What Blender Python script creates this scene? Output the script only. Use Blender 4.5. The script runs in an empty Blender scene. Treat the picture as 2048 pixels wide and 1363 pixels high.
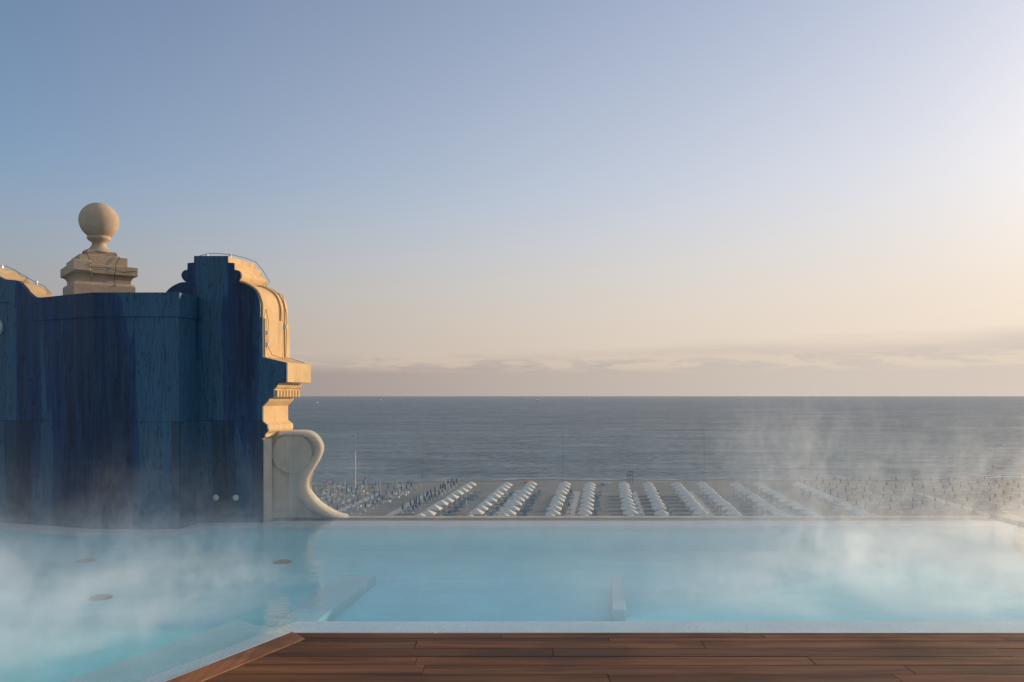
import bpy, bmesh, math, random
from mathutils import Vector
R = math.radians
rnd = random.Random(7)
sc = bpy.context.scene
col = sc.collection
F = 1593.0; CXP = 1024.0; HY = 790.0; CZ = 1.6     # lens in photo pixels, horizon row, eye height
# ------------------------------------------------------------------ camera
cam = bpy.data.cameras.new('camera')
cam.sensor_width = 36.0; cam.lens = 36.0*F/2048.0
cam.shift_y = (HY-681.5)/2048.0
cam.clip_start = 0.05; cam.clip_end = 80000
cam_o = bpy.data.objects.new('camera', cam); col.objects.link(cam_o)
cam_o.location = (0, 0, CZ); cam_o.rotation_euler = (R(90), 0, 0)
sc.camera = cam_o
# ------------------------------------------------------------------ light
SUN_AZ, SUN_EL = R(57), R(12)
sc.view_settings.view_transform = 'Standard'; sc.view_settings.look = 'None'
sc.view_settings.exposure = 0.7; sc.view_settings.gamma = 1.0
sc.cycles.max_bounces = 10; sc.cycles.volume_bounces = 3; sc.cycles.volume_step_rate = 0.5; sc.cycles.transparent_max_bounces = 16
sc.cycles.diffuse_bounces = 3; sc.cycles.glossy_bounces = 4
sc.cycles.use_denoising = True
sun = bpy.data.lights.new('sun', 'SUN'); sun.energy = 3.0; sun.angle = R(0.6); sun.color = (1.0, 0.75, 0.49)
sun_o = bpy.data.objects.new('sun', sun); col.objects.link(sun_o)
sd = Vector((math.sin(SUN_AZ)*math.cos(SUN_EL), math.cos(SUN_AZ)*math.cos(SUN_EL), math.sin(SUN_EL)))
sun_o.rotation_euler = sd.to_track_quat('Z', 'Y').to_euler()


class G:                                            # small node-graph helper
    def __init__(s, nt): s.nt = nt
    def n(s, t, **kw):
        nd = s.nt.nodes.new(t)
        for k, v in kw.items(): setattr(nd, k, v)
        return nd
    def lk(s, v, sock):
        if isinstance(v, bpy.types.NodeSocket): s.nt.links.new(v, sock)
        elif v is not None:
            try: sock.default_value = v
            except Exception: sock.default_value = tuple(v)+(1.0,)
    def m(s, op, a, b=None, c=None, clamp=False):
        nd = s.n('ShaderNodeMath', operation=op, use_clamp=clamp)
        s.lk(a, nd.inputs[0]); s.lk(b, nd.inputs[1])
        if c is not None: s.lk(c, nd.inputs[2])
        return nd.outputs[0]
    def sm(s, v, a, b, lo=0.0, hi=1.0):
        nd = s.n('ShaderNodeMapRange', interpolation_type='SMOOTHSTEP')
        s.lk(v, nd.inputs['Value']); nd.inputs['From Min'].default_value = a; nd.inputs['From Max'].default_value = b
        nd.inputs['To Min'].default_value = lo; nd.inputs['To Max'].default_value = hi
        return nd.outputs[0]
    def mix(s, f, a, b, bt='MIX'):
        nd = s.n('ShaderNodeMix', data_type='RGBA', blend_type=bt)
        s.lk(f, nd.inputs[0]); s.lk(a, nd.inputs[6]); s.lk(b, nd.inputs[7])
        return nd.outputs[2]
    def noise(s, vec, scale, detail=3.0, rough=0.5, dist=0.0):
        nd = s.n('ShaderNodeTexNoise'); s.lk(vec, nd.inputs['Vector'])
        nd.inputs['Scale'].default_value = scale; nd.inputs['Detail'].default_value = detail
        nd.inputs['Roughness'].default_value = rough; nd.inputs['Distortion'].default_value = dist
        return nd.outputs[0]
    def map(s, vec, scale=(1, 1, 1), loc=(0, 0, 0), rot=(0, 0, 0)):
        nd = s.n('ShaderNodeMapping'); s.lk(vec, nd.inputs[0])
        nd.inputs['Scale'].default_value = scale; nd.inputs['Location'].default_value = loc; nd.inputs['Rotation'].default_value = rot
        return nd.outputs[0]
    def obj(s): return s.n('ShaderNodeTexCoord').outputs['Object']
    def pos(s): return s.n('ShaderNodeNewGeometry').outputs['Position']
    def sep(s, v):
        nd = s.n('ShaderNodeSeparateXYZ'); s.lk(v, nd.inputs[0]); return nd.outputs
    def ramp(s, f, stops):
        nd = s.n('ShaderNodeValToRGB'); s.lk(f, nd.inputs[0]); e = nd.color_ramp.elements
        while len(e) < len(stops): e.new(0.5)
        for k, (p, c) in enumerate(stops): e[k].position = p; e[k].color = tuple(c)+(1.0,)
        return nd.outputs[0]
    def bump(s, h, strength=0.3, dist=0.01, normal=None):
        nd = s.n('ShaderNodeBump'); s.lk(h, nd.inputs['Height']); nd.inputs['Strength'].default_value = strength
        nd.inputs['Distance'].default_value = dist
        if normal is not None: s.lk(normal, nd.inputs['Normal'])
        return nd.outputs[0]


# ------------------------------------------------------------------ sky
w = bpy.data.worlds.new('World'); sc.world = w; w.use_nodes = True
w.node_tree.nodes.clear(); g = G(w.node_tree)
sky = g.n('ShaderNodeTexSky', sky_type='NISHITA', sun_disc=False)
sky.sun_elevation = SUN_EL; sky.sun_rotation = SUN_AZ
sky.altitude = 0; sky.air_density = 1.0; sky.dust_density = 1.2; sky.ozone_density = 2.0
dirv = g.n('ShaderNodeTexCoord').outputs['Generated']
dx, dy, dz = g.sep(dirv)
az = g.m('ARCTAN2', dx, dy)                          # azimuth, 0 straight out to sea
uv = g.n('ShaderNodeCombineXYZ'); g.lk(az, uv.inputs[0]); g.lk(dz, uv.inputs[1])
# low cloud bank along the sea horizon
nb = g.noise(g.map(uv.outputs[0], (5, 40, 1)), 1.0, 6, 0.6)
nb2 = g.noise(g.map(uv.outputs[0], (9, 60, 1), (3, 2, 0)), 1.6, 6, 0.6, 0.4)
top = g.m('ADD', g.m('ADD', g.m('MULTIPLY', az, 0.034), 0.048), g.m('MULTIPLY', g.m('SUBTRACT', nb, 0.5), 0.035))
bank = g.sm(g.m('SUBTRACT', dz, top), 0.014, -0.016)
skyc = sky.outputs[0]
sdn = g.n('ShaderNodeVectorMath', operation='DOT_PRODUCT'); g.lk(dirv, sdn.inputs[0]); sdn.inputs[1].default_value = sd
halo = g.m('MULTIPLY', g.m('MULTIPLY', sdn.outputs['Value'], 0.78, clamp=True), g.sm(dz, 0.60, 0.06, 0.30, 1.0))      # bright haze round the low sun
base = g.mix(1.0, skyc, (1.0, 0.99, 1.05), 'MULTIPLY')
hz = g.mix(halo, base, (4.7, 4.15, 3.8))
pink = g.mix(g.sm(dz, 0.27, 0.04, 0.0, 0.85), hz, g.mix(halo, (2.30, 1.88, 1.76), (6.3, 5.3, 4.3)))
bankc = g.mix(halo, (1.25, 1.06, 1.12), (5.3, 4.6, 3.95))
c1 = g.mix(g.m('MULTIPLY', bank, 0.92), pink, bankc)
puff = g.m('MULTIPLY', g.sm(nb2, 0.43, 0.56), g.m('MULTIPLY', g.sm(dz, 0.026, 0.038), g.sm(dz, 0.058, 0.044)))
c2 = g.mix(g.m('MULTIPLY', puff, 0.60), c1, g.mix(halo, (3.0, 2.4, 2.1), (5.9, 5.0, 3.8)))
sky_fill = g.m('MAXIMUM', g.sm(dz, 0.50, 0.80), g.sm(dy, 0.05, -0.55))        # brighter sky added out of view, overhead and landward, to lift shade
c2 = g.mix(g.m('MULTIPLY', sky_fill, g.sm(dz, 0.0, 0.15, 0, 0.66)), c2, (3.3, 3.75, 4.3))
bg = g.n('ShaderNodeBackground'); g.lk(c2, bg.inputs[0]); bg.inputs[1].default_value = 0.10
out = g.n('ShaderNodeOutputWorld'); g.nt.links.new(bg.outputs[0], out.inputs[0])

# ------------------------------------------------------------------ object helpers


def tag(o, label=None, cat=None, group=None, kind=None):
    if label: o['label'] = label
    if cat: o['category'] = cat
    if group: o['group'] = group
    if kind: o['kind'] = kind
    return o


def empty(name, loc=(0, 0, 0)):
    o = bpy.data.objects.new(name, None); col.objects.link(o); o.location = loc; o.empty_display_size = 0.2
    return o


def obj(name, bm, mats, parent=None, smooth=False, keep=False):
    me = bpy.data.meshes.new(name); bmesh.ops.recalc_face_normals(bm, faces=bm.faces[:]); bm.to_mesh(me); bm.free()
    for m_ in (mats if isinstance(mats, (list, tuple)) else [mats]): me.materials.append(m_)
    if smooth:
        for p in me.polygons: p.use_smooth = True
    o = bpy.data.objects.new(name, me); col.objects.link(o)
    if parent is not None:
        o.parent = parent
        if not keep: o.location = (-parent.location.x, -parent.location.y, -parent.location.z)   # vertices are in world space
    return o


def bevel(o, wd=0.01, seg=2):
    b = o.modifiers.new('bevel', 'BEVEL'); b.width = wd; b.segments = seg; b.limit_method = 'ANGLE'; b.angle_limit = R(40)
    return o


def P(x, y, d): return Vector(((x-CXP)/F*d, d, CZ+(HY-y)/F*d))
def add_prism(bm, pts, vec, mi=0):
    """closed prism from a polygon of 3-D points swept along vec"""
    vec = Vector(vec)
    a = [bm.verts.new(p) for p in pts]; b = [bm.verts.new(Vector(p)+vec) for p in pts]
    n = len(a); fs = [bm.faces.new(a), bm.faces.new(b[::-1])]
    for i in range(n): fs.append(bm.faces.new((a[i], b[i], b[(i+1) % n], a[(i+1) % n])))
    for f in fs: f.material_index = mi
def add_box(bm, x0, x1, y0, y1, z0, z1, mi=0):
    add_prism(bm, [(x0, y0, z0), (x1, y0, z0), (x1, y1, z0), (x0, y1, z0)], (0, 0, z1-z0), mi)
def add_tube(bm, pts, r, n=6, mi=0):
    pts = [Vector(p) for p in pts]; rings = []
    for i, p in enumerate(pts):
        t = (pts[min(i+1, len(pts)-1)]-pts[max(i-1, 0)]).normalized()
        u = t.cross(Vector((0, 0, 1)))
        if u.length < 1e-3: u = t.cross(Vector((1, 0, 0)))
        u.normalize(); v = t.cross(u); rr = r[i] if isinstance(r, (list, tuple)) else r
        rings.append([bm.verts.new(p+rr*(math.cos(2*math.pi*k/n)*u+math.sin(2*math.pi*k/n)*v)) for k in range(n)])
    for a, b in zip(rings, rings[1:]):
        for k in range(n): bm.faces.new((a[k], a[(k+1) % n], b[(k+1) % n], b[k])).material_index = mi
    bm.faces.new(rings[0]).material_index = mi; bm.faces.new(rings[-1][::-1]).material_index = mi
def add_lathe(bm, prof, cx, cy, n=32, rot=0.0, mi=0):
    rings = [[bm.verts.new((cx+r*math.cos(rot+2*math.pi*k/n), cy+r*math.sin(rot+2*math.pi*k/n), z)) for k in range(n)] for r, z in prof]
    for a, b in zip(rings, rings[1:]):
        for k in range(n): bm.faces.new((a[k], a[(k+1) % n], b[(k+1) % n], b[k])).material_index = mi
    bm.faces.new(rings[0][::-1]).material_index = mi; bm.faces.new(rings[-1]).material_index = mi
def spline(pts, k=6):
    """Catmull-Rom through 2-D points"""
    o = []
    for i in range(len(pts)-1):
        p0 = pts[max(i-1, 0)]; p1 = pts[i]; p2 = pts[i+1]; p3 = pts[min(i+2, len(pts)-1)]
        for j in range(k):
            t = j/k
            o.append(tuple(0.5*(2*p1[c]+(p2[c]-p0[c])*t+(2*p0[c]-5*p1[c]+4*p2[c]-p3[c])*t*t+(3*p1[c]-p0[c]-3*p2[c]+p3[c])*t**3) for c in (0, 1)))
    return o+[tuple(pts[-1])]


# ------------------------------------------------------------------ materials
def mat(name, color=(0.5, 0.5, 0.5), rough=0.6, spec=0.5, metal=0.0):
    m_ = bpy.data.materials.new(name); m_.use_nodes = True
    b = m_.node_tree.nodes['Principled BSDF']; b.inputs['Base Color'].default_value = tuple(color)+(1,)
    b.inputs['Roughness'].default_value = rough; b.inputs['Metallic'].default_value = metal
    b.inputs['Specular IOR Level'].default_value = spec
    return m_, G(m_.node_tree), b


def m_stone():
    m_, g, b = mat('painted_stone', rough=0.85, spec=0.2)
    v = g.pos()
    n1 = g.noise(v, 3.0, 6, 0.6); n2 = g.noise(v, 40.0, 4, 0.6)
    st = g.noise(g.map(v, (9, 9, 0.8)), 1.0, 4, 0.6)
    c = g.ramp(n1, [(0.25, (0.50, 0.335, 0.17)), (0.6, (0.64, 0.44, 0.23))])
    c = g.mix(g.sm(st, 0.50, 0.75, 0, 0.5), c, (0.27, 0.20, 0.13))
    c = g.mix(g.sm(n2, 0.6, 0.8, 0, 0.25), c, (0.33, 0.27, 0.2))
    g.lk(c, b.inputs['Base Color']); g.lk(g.bump(g.m('ADD', g.m('MULTIPLY', n2, 0.5), n1), 0.35, 0.01), b.inputs['Normal'])
    return m_


def m_stone_grey():
    m_, g, b = mat('weathered_stone', rough=0.9, spec=0.2)
    v = g.pos(); n1 = g.noise(v, 4.0, 7, 0.65); n2 = g.noise(v, 55.0, 4, 0.6)
    c = g.ramp(n1, [(0.25, (0.33, 0.25, 0.175)), (0.65, (0.49, 0.38, 0.275))])
    c = g.mix(g.sm(n2, 0.55, 0.8, 0, 0.4), c, (0.25, 0.2, 0.16))
    g.lk(c, b.inputs['Base Color']); g.lk(g.bump(g.m('ADD', g.m('MULTIPLY', n2, 0.6), n1), 0.5, 0.012), b.inputs['Normal'])
    return m_


def m_blue():
    """polished blue quartzite with upright streaks and rust veins"""
    m_, g, b = mat('blue_quartzite', rough=0.38, spec=0.25)
    v = g.pos()
    big = g.noise(g.map(v, (1.9, 1.9, 0.14)), 1.0, 3, 0.5, 0.3)
    mid = g.noise(g.map(v, (7, 7, 0.30), (3, 1, 0)), 1.0, 5, 0.62, 0.6)
    fine = g.noise(g.map(v, (70, 70, 2.0), (0, 0, 1)), 1.0, 5, 0.7, 1.0)
    wob = g.n('ShaderNodeVectorMath', operation='ADD'); g.lk(v, wob.inputs[0])
    wn = g.n('ShaderNodeTexNoise'); g.lk(g.map(v, (3, 3, 1.5)), wn.inputs['Vector']); wn.inputs['Scale'].default_value = 1.6; wn.inputs['Detail'].default_value = 4
    ws = g.n('ShaderNodeVectorMath', operation='SCALE'); g.lk(wn.outputs['Color'], ws.inputs[0]); ws.inputs['Scale'].default_value = 0.10; g.lk(ws.outputs[0], wob.inputs[1])
    vo = g.n('ShaderNodeTexVoronoi', feature='DISTANCE_TO_EDGE'); g.lk(g.map(wob.outputs[0], (30, 30, 1.5)), vo.inputs['Vector']); vo.inputs['Scale'].default_value = 1.0
    vc = g.n('ShaderNodeTexVoronoi'); g.lk(g.map(wob.outputs[0], (30, 30, 1.5)), vc.inputs['Vector']); vc.inputs['Scale'].default_value = 1.0
    c = g.ramp(big, [(0.34, (0.002, 0.010, 0.040)), (0.44, (0.004, 0.028, 0.090)), (0.485, (0.006, 0.036, 0.108)), (0.49, (0.024, 0.084, 0.148)), (0.70, (0.034, 0.100, 0.158))])
    c = g.mix(g.sm(mid, 0.46, 0.64, 0, 0.30), c, (0.006, 0.026, 0.056))
    c = g.mix(g.m('MULTIPLY', g.sep(vc.outputs['Color'])[0], 0.35), c, (0.030, 0.080, 0.125))
    c = g.mix(g.sm(fine, 0.54, 0.72, 0, 0.35), c, (0.055, 0.115, 0.160))
    c = g.mix(g.sm(fine, 0.46, 0.30, 0, 0.6), c, (0.004, 0.014, 0.030))
    c = g.mix(g.sm(vo.outputs['Distance'], 0.06, 0.0, 0, 0.65), c, (0.003, 0.010, 0.024))
    rust = g.noise(g.map(v, (5, 5, 0.20), (11, 4, 2)), 1.0, 4, 0.6, 0.2)
    c = g.mix(g.sm(rust, 0.58, 0.72, 0, 0.6), c, (0.085, 0.058, 0.050))
    z = g.sep(v)[2]
    seam = g.m('LESS_THAN', g.m('ABSOLUTE', g.m('SUBTRACT', z, 1.282)), 0.0035)
    c = g.mix(g.m('MULTIPLY', seam, 0.8), c, (0.005, 0.008, 0.014))
    xw = g.sep(v)[0]
    for xj in (-6.05, -4.62, -3.62):
        c = g.mix(g.m('MULTIPLY', g.m('LESS_THAN', g.m('ABSOLUTE', g.m('SUBTRACT', xw, xj)), 0.0025), 0.7), c, (0.005, 0.008, 0.014))
    lower = g.m('LESS_THAN', z, 1.282)
    c = g.mix(g.m('MULTIPLY', lower, g.sm(g.noise(g.map(v, (3.4, 3.4, 0.1), (5, 9, 0)), 1.0, 2), 0.44, 0.47, 0.55, 0.0)), c, (0.008, 0.018, 0.030))
    c = g.mix(1.0, c, (1.02, 1.06, 1.10), 'MULTIPLY')
    g.lk(c, b.inputs['Base Color']); g.lk(g.bump(fine, 0.12, 0.004), b.inputs['Normal'])
    return m_


def m_wood(name, a, bcol, rough=0.5, axis=0):
    m_, g, b = mat(name, rough=rough, spec=0.12)
    geo = g.n('ShaderNodeNewGeometry'); isl = geo.outputs['Random Per Island']; v = geo.outputs['Position']
    off = g.n('ShaderNodeCombineXYZ'); g.lk(g.m('MULTIPLY', isl, 37.0), off.inputs[0]); g.lk(g.m('MULTIPLY', isl, 11.0), off.inputs[1])
    va = g.n('ShaderNodeVectorMath', operation='ADD'); g.lk(v, va.inputs[0]); g.lk(off.outputs[0], va.inputs[1])
    s1 = (0.9, 14, 1) if axis == 0 else (14, 0.9, 1); s2 = (3, 110, 1) if axis == 0 else (110, 3, 1)
    n1 = g.noise(g.map(va.outputs[0], s1), 1.0, 5, 0.6, 0.6); n2 = g.noise(g.map(va.outputs[0], s2), 1.0, 4, 0.6)
    n3 = g.noise(g.map(v, (0.9, 1.6, 1)), 1.0, 4, 0.6)
    c = g.mix(g.sm(n1, 0.3, 0.7), a, bcol)
    c = g.mix(1.0, c, g.ramp(isl, [(0, (0.55, 0.55, 0.56)), (0.5, (0.98, 0.95, 0.92)), (1, (1.35, 1.20, 1.05))]), 'MULTIPLY')
    c = g.mix(g.sm(n2, 0.5, 0.72, 0, 0.5), c, tuple(0.4*q for q in a))
    c = g.mix(g.sm(n3, 0.46, 0.66, 0, 0.55), c, (0.050, 0.042, 0.038))
    g.lk(c, b.inputs['Base Color']); g.lk(g.sm(n3, 0.4, 0.7, rough-0.05, rough+0.2), b.inputs['Roughness'])
    g.lk(g.bump(n2, 0.25, 0.003), b.inputs['Normal'])
    return m_


def m_poolstone(name, a, speck=0.55):
    m_, g, b = mat(name, rough=0.7, spec=0.3); v = g.pos()
    n = g.noise(v, 90.0, 2, 0.5); n1 = g.noise(v, 2.2, 5, 0.6)
    c = g.mix(g.sm(n, 0.60, 0.68, 0, speck), a, (0.06, 0.07, 0.08))
    c = g.mix(g.sm(n1, 0.35, 0.75, 0.25, 0.0), c, tuple(0.55*q for q in a))
    g.lk(c, b.inputs['Base Color'])
    return m_


def m_poolwater():
    m_ = bpy.data.materials.new('pool_water'); m_.use_nodes = True; nt = m_.node_tree; nt.nodes.clear(); g = G(nt)
    v = g.pos()
    n1 = g.noise(g.map(v, (4.0, 9.0, 1)), 1.0, 3, 0.55, 0.6); n2 = g.noise(g.map(v, (16, 34, 1), (1, 2, 3)), 1.0, 3, 0.5)
    calm = g.sm(g.noise(g.map(v, (0.5, 0.7, 1)), 1.0, 2), 0.35, 0.65, 0.35, 1.0)
    h = g.m('MULTIPLY', g.m('ADD', n1, g.m('MULTIPLY', n2, 0.30)), calm)
    nrm = g.bump(h, 0.21, 0.022)
    dt = g.n('ShaderNodeVectorMath', operation='DOT_PRODUCT'); g.lk(g.n('ShaderNodeNewGeometry').outputs['Incoming'], dt.inputs[0]); g.lk(nrm, dt.inputs[1])
    fr = g.m('ADD', 0.02, g.m('MULTIPLY', g.m('POWER', g.m('SUBTRACT', 1.0, g.m('ABSOLUTE', dt.outputs['Value']), clamp=True), 5.0), 0.98))
    tr = g.n('ShaderNodeBsdfTransparent'); gl = g.n('ShaderNodeBsdfGlossy'); gl.inputs['Roughness'].default_value = 0.02
    g.lk(nrm, gl.inputs['Normal'])
    mx = g.n('ShaderNodeMixShader'); g.lk(fr, mx.inputs[0]); g.lk(tr.outputs[0], mx.inputs[1]); g.lk(gl.outputs[0], mx.inputs[2])
    ab = g.n('ShaderNodeVolumeAbsorption'); ab.inputs[0].default_value = (0.02, 0.775, 0.855, 1); ab.inputs[1].default_value = 0.68
    o = g.n('ShaderNodeOutputMaterial'); nt.links.new(mx.outputs[0], o.inputs[0]); nt.links.new(ab.outputs[0], o.inputs[1])
    return m_


def m_glass():
    m_ = bpy.data.materials.new('clear_glass'); m_.use_nodes = True; nt = m_.node_tree; nt.nodes.clear(); g = G(nt)
    fr = g.n('ShaderNodeFresnel'); fr.inputs[0].default_value = 1.5
    tr = g.n('ShaderNodeBsdfTransparent'); tr.inputs[0].default_value = (0.97, 0.985, 0.98, 1)
    gl = g.n('ShaderNodeBsdfGlossy'); gl.inputs['Roughness'].default_value = 0.03
    mx = g.n('ShaderNodeMixShader'); g.lk(fr.outputs[0], mx.inputs[0]); g.lk(tr.outputs[0], mx.inputs[1]); g.lk(gl.outputs[0], mx.inputs[2])
    df = g.n('ShaderNodeBsdfDiffuse'); df.inputs[0].default_value = (0.8, 0.82, 0.84, 1)       # dried spray and mist on the pane, strengthened to haze the beach
    v = g.pos(); film = g.noise(g.map(v, (2.5, 1, 1.2)), 1.0, 5, 0.6)
    m2 = g.n('ShaderNodeMixShader'); g.lk(g.sm(film, 0.3, 0.75, 0.04, 0.11), m2.inputs[0]); g.lk(mx.outputs[0], m2.inputs[1]); g.lk(df.outputs[0], m2.inputs[2])
    o = g.n('ShaderNodeOutputMaterial'); nt.links.new(m2.outputs[0], o.inputs[0])
    return m_


def m_sea():
    m_, g, b = mat('sea_water', rough=0.16, spec=0.5); b.inputs['IOR'].default_value = 1.33
    v = g.pos(); x, y, z = g.sep(v)
    swell = g.noise(g.map(v, (0.018, 0.075, 1)), 1.0, 4, 0.55, 0.4)
    chop = g.noise(g.map(v, (0.10, 0.34, 1), (4, 1, 0)), 1.0, 4, 0.6, 0.5)
    fine = g.noise(g.map(v, (0.45, 1.1, 1), (9, 1, 0)), 1.0, 3, 0.6)
    wind = g.noise(g.map(v, (0.0035, 0.010, 1), (2, 7, 0)), 1.0, 4, 0.6)
    # a smooth wake drifting across the water
    line = g.m('SUBTRACT', g.m('SUBTRACT', y, g.m('MULTIPLY', x, 0.482)), 448.6)
    line = g.m('ADD', line, g.m('MULTIPLY', g.m('SUBTRACT', swell, 0.5), 16.0))
    wake = g.m('MULTIPLY', g.sm(g.m('ABSOLUTE', line), 7.0, 1.0), g.sm(g.noise(g.map(v, (0.02, 0.02, 1)), 1.0, 3), 0.35, 0.6, 0.2, 1.0))
    amp = g.m('MULTIPLY', g.sm(wind, 0.3, 0.7, 0.65, 1.1), g.m('SUBTRACT', 1.0, g.m('MULTIPLY', wake, 0.8)))
    h = g.m('ADD', g.m('MULTIPLY', swell, 1.8), g.m('ADD', g.m('MULTIPLY', chop, 0.9), g.m('MULTIPLY', fine, 0.28)))
    h = g.m('MULTIPLY', h, amp)
    nrm = g.bump(h, 1.0, 1.3)
    c = g.mix(g.sm(wind, 0.35, 0.65), (0.028, 0.068, 0.094), (0.040, 0.088, 0.118))
    c = g.mix(g.m('MULTIPLY', wake, 0.5), c, (0.14, 0.17, 0.18))
    rip = g.noise(g.map(v, (0.30, 1.0, 1), (7, 3, 0)), 1.0, 5, 0.65, 0.6)
    c = g.mix(g.sm(chop, 0.60, 0.78, 0, 0.3), c, (0.10, 0.15, 0.17))
    nt = m_.node_tree
    dt = g.n('ShaderNodeVectorMath', operation='DOT_PRODUCT'); g.lk(g.n('ShaderNodeNewGeometry').outputs['Incoming'], dt.inputs[0]); g.lk(nrm, dt.inputs[1])
    fr = g.m('ADD', 0.02, g.m('MULTIPLY', g.m('POWER', g.m('SUBTRACT', 1.0, g.m('ABSOLUTE', dt.outputs['Value']), clamp=True), 4.0), g.m('MULTIPLY', g.sm(rip, 0.36, 0.62, 0.35, 1.35), g.m('MULTIPLY', g.sm(swell, 0.3, 0.7, 0.75, 1.2), 0.62))))
    df = g.n('ShaderNodeBsdfDiffuse'); g.lk(c, df.inputs[0]); gl = g.n('ShaderNodeBsdfGlossy'); gl.inputs['Roughness'].default_value = 0.22; g.lk(nrm, gl.inputs['Normal'])
    mx = g.n('ShaderNodeMixShader'); g.lk(fr, mx.inputs[0]); g.lk(df.outputs[0], mx.inputs[1]); g.lk(gl.outputs[0], mx.inputs[2])
    nt.nodes.remove(b); nt.links.new(mx.outputs[0], nt.nodes['Material Output'].inputs[0])
    return m_


def m_sand():
    m_, g, b = mat('beach_sand', rough=0.95, spec=0.15)
    v = g.pos(); x, y, z = g.sep(v)
    n1 = g.noise(g.map(v, (0.03, 0.12, 1)), 1.0, 5, 0.6); n2 = g.noise(v, 1.5, 5, 0.65); n3 = g.noise(g.map(v, (0.05, 0.6, 1), (3, 3, 0)), 1.0, 4, 0.6)
    c = g.ramp(n1, [(0.3, (0.155, 0.148, 0.140)), (0.7, (0.225, 0.212, 0.196))])
    c = g.mix(g.sm(n3, 0.5, 0.65, 0, 0.45), c, (0.085, 0.082, 0.078))
    wet = g.sm(g.m('ADD', z, g.m('MULTIPLY', n1, 0.10)), -23.44, -23.55)
    c = g.mix(g.m('MULTIPLY', wet, 0.75), c, (0.060, 0.052, 0.046))
    g.lk(c, b.inputs['Base Color']); g.lk(g.bump(n2, 0.8, 0.15), b.inputs['Normal'])
    return m_


def plain(name, c, rough=0.6, spec=0.3, metal=0.0, var=0.18, scale=3.0):
    m_, g, b = mat(name, c, rough, spec, metal); n = g.noise(g.obj(), scale, 4, 0.6)
    g.lk(g.mix(g.sm(n, 0.3, 0.7), tuple(q*(1-var) for q in c), tuple(q*(1+var) for q in c)), b.inputs['Base Color'])
    return m_


def m_pale():
    m_, g, b = mat('pale_render', rough=0.85, spec=0.2); v = g.pos(); n1 = g.noise(v, 3.5, 6, 0.6); n2 = g.noise(v, 45.0, 4, 0.6)
    st = g.noise(g.map(v, (10, 10, 0.9)), 1.0, 4, 0.6)
    c = g.ramp(n1, [(0.25, (0.50, 0.43, 0.34)), (0.65, (0.66, 0.58, 0.47))])
    c = g.mix(g.sm(st, 0.5, 0.75, 0, 0.4), c, (0.32, 0.27, 0.21)); c = g.mix(g.sm(n2, 0.6, 0.8, 0, 0.25), c, (0.36, 0.3, 0.24))
    g.lk(c, b.inputs['Base Color']); g.lk(g.bump(g.m('ADD', g.m('MULTIPLY', n2, 0.5), n1), 0.35, 0.01), b.inputs['Normal'])
    return m_


PALE = m_pale()
STONE = m_stone(); GREY = m_stone_grey(); BLUE = m_blue()
WOOD = m_wood('ipe_decking', (0.092, 0.036, 0.016), (0.185, 0.084, 0.037), 0.6)
WOODE = m_wood('ipe_border', (0.18, 0.075, 0.035), (0.28, 0.13, 0.062), 0.55, 1)
WOODG = m_wood('silvered_decking', (0.26, 0.23, 0.20), (0.36, 0.32, 0.29), 0.6, 1)
POOLFLOOR = m_poolstone('pool_floor_stone', (0.80, 0.90, 0.90), 0.2)
POOLEDGE = m_poolstone('pool_ledge_stone', (0.74, 0.69, 0.70), 0.6)
WATER = m_poolwater(); GLASS = m_glass(); SEA = m_sea(); SAND = m_sand()
DARK = plain('dark_metal', (0.03, 0.03, 0.034), 0.45, 0.5)
STEEL = plain('brushed_steel', (0.55, 0.56, 0.57), 0.35, 0.5, 0.8)
LENS = plain('pale_lens', (0.42, 0.47, 0.48), 0.3, 0.5)
COPING = plain('coping_stone', (0.46, 0.36, 0.29), 0.8, 0.2)
WHITE = plain('white_paint', (0.78, 0.77, 0.74), 0.5)
CANVAS = plain('white_canvas', (0.60, 0.56, 0.50), 0.9, 0.1, var=0.07)
NAVY = plain('navy_canvas', (0.035, 0.055, 0.13), 0.9, 0.1)
BLUEC = plain('blue_canvas', (0.07, 0.14, 0.25), 0.9, 0.1)
CREAMC = plain('cream_canvas', (0.55, 0.50, 0.43), 0.9, 0.1)
TEAL = plain('teal_frame', (0.06, 0.27, 0.32), 0.6)
LILAC = plain('lilac_canvas', (0.36, 0.34, 0.38), 0.9, 0.1)
PATH = plain('concrete_path', (0.36, 0.36, 0.36), 0.9, 0.1, scale=0.5)
REDP = plain('red_paint', (0.45, 0.07, 0.05), 0.5); YEL = plain('yellow_flag', (0.70, 0.42, 0.06), 0.8)
ORANGE = plain('orange_plastic', (0.75, 0.22, 0.04), 0.5); BOATB = plain('boat_blue', (0.10, 0.28, 0.36), 0.5)
WIRE = plain('wire', (0.05, 0.045, 0.04), 0.5)

# ------------------------------------------------------------------ sea, beach
ZB, ZS = -23.4, -23.7


def shore(X):
    pts = [(-400, 205), (-120, 216), (-54, 226), (-21, 237), (8, 240.6), (60, 240), (154, 241.3), (400, 239), (3000, 230)]
    if X <= pts[0][0]: return pts[0][1]
    for (a, b_), (c, d_) in zip(pts, pts[1:]):
        if X <= c:
            t = (X-a)/(c-a); return b_+(d_-b_)*t
    return pts[-1][1]


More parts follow.
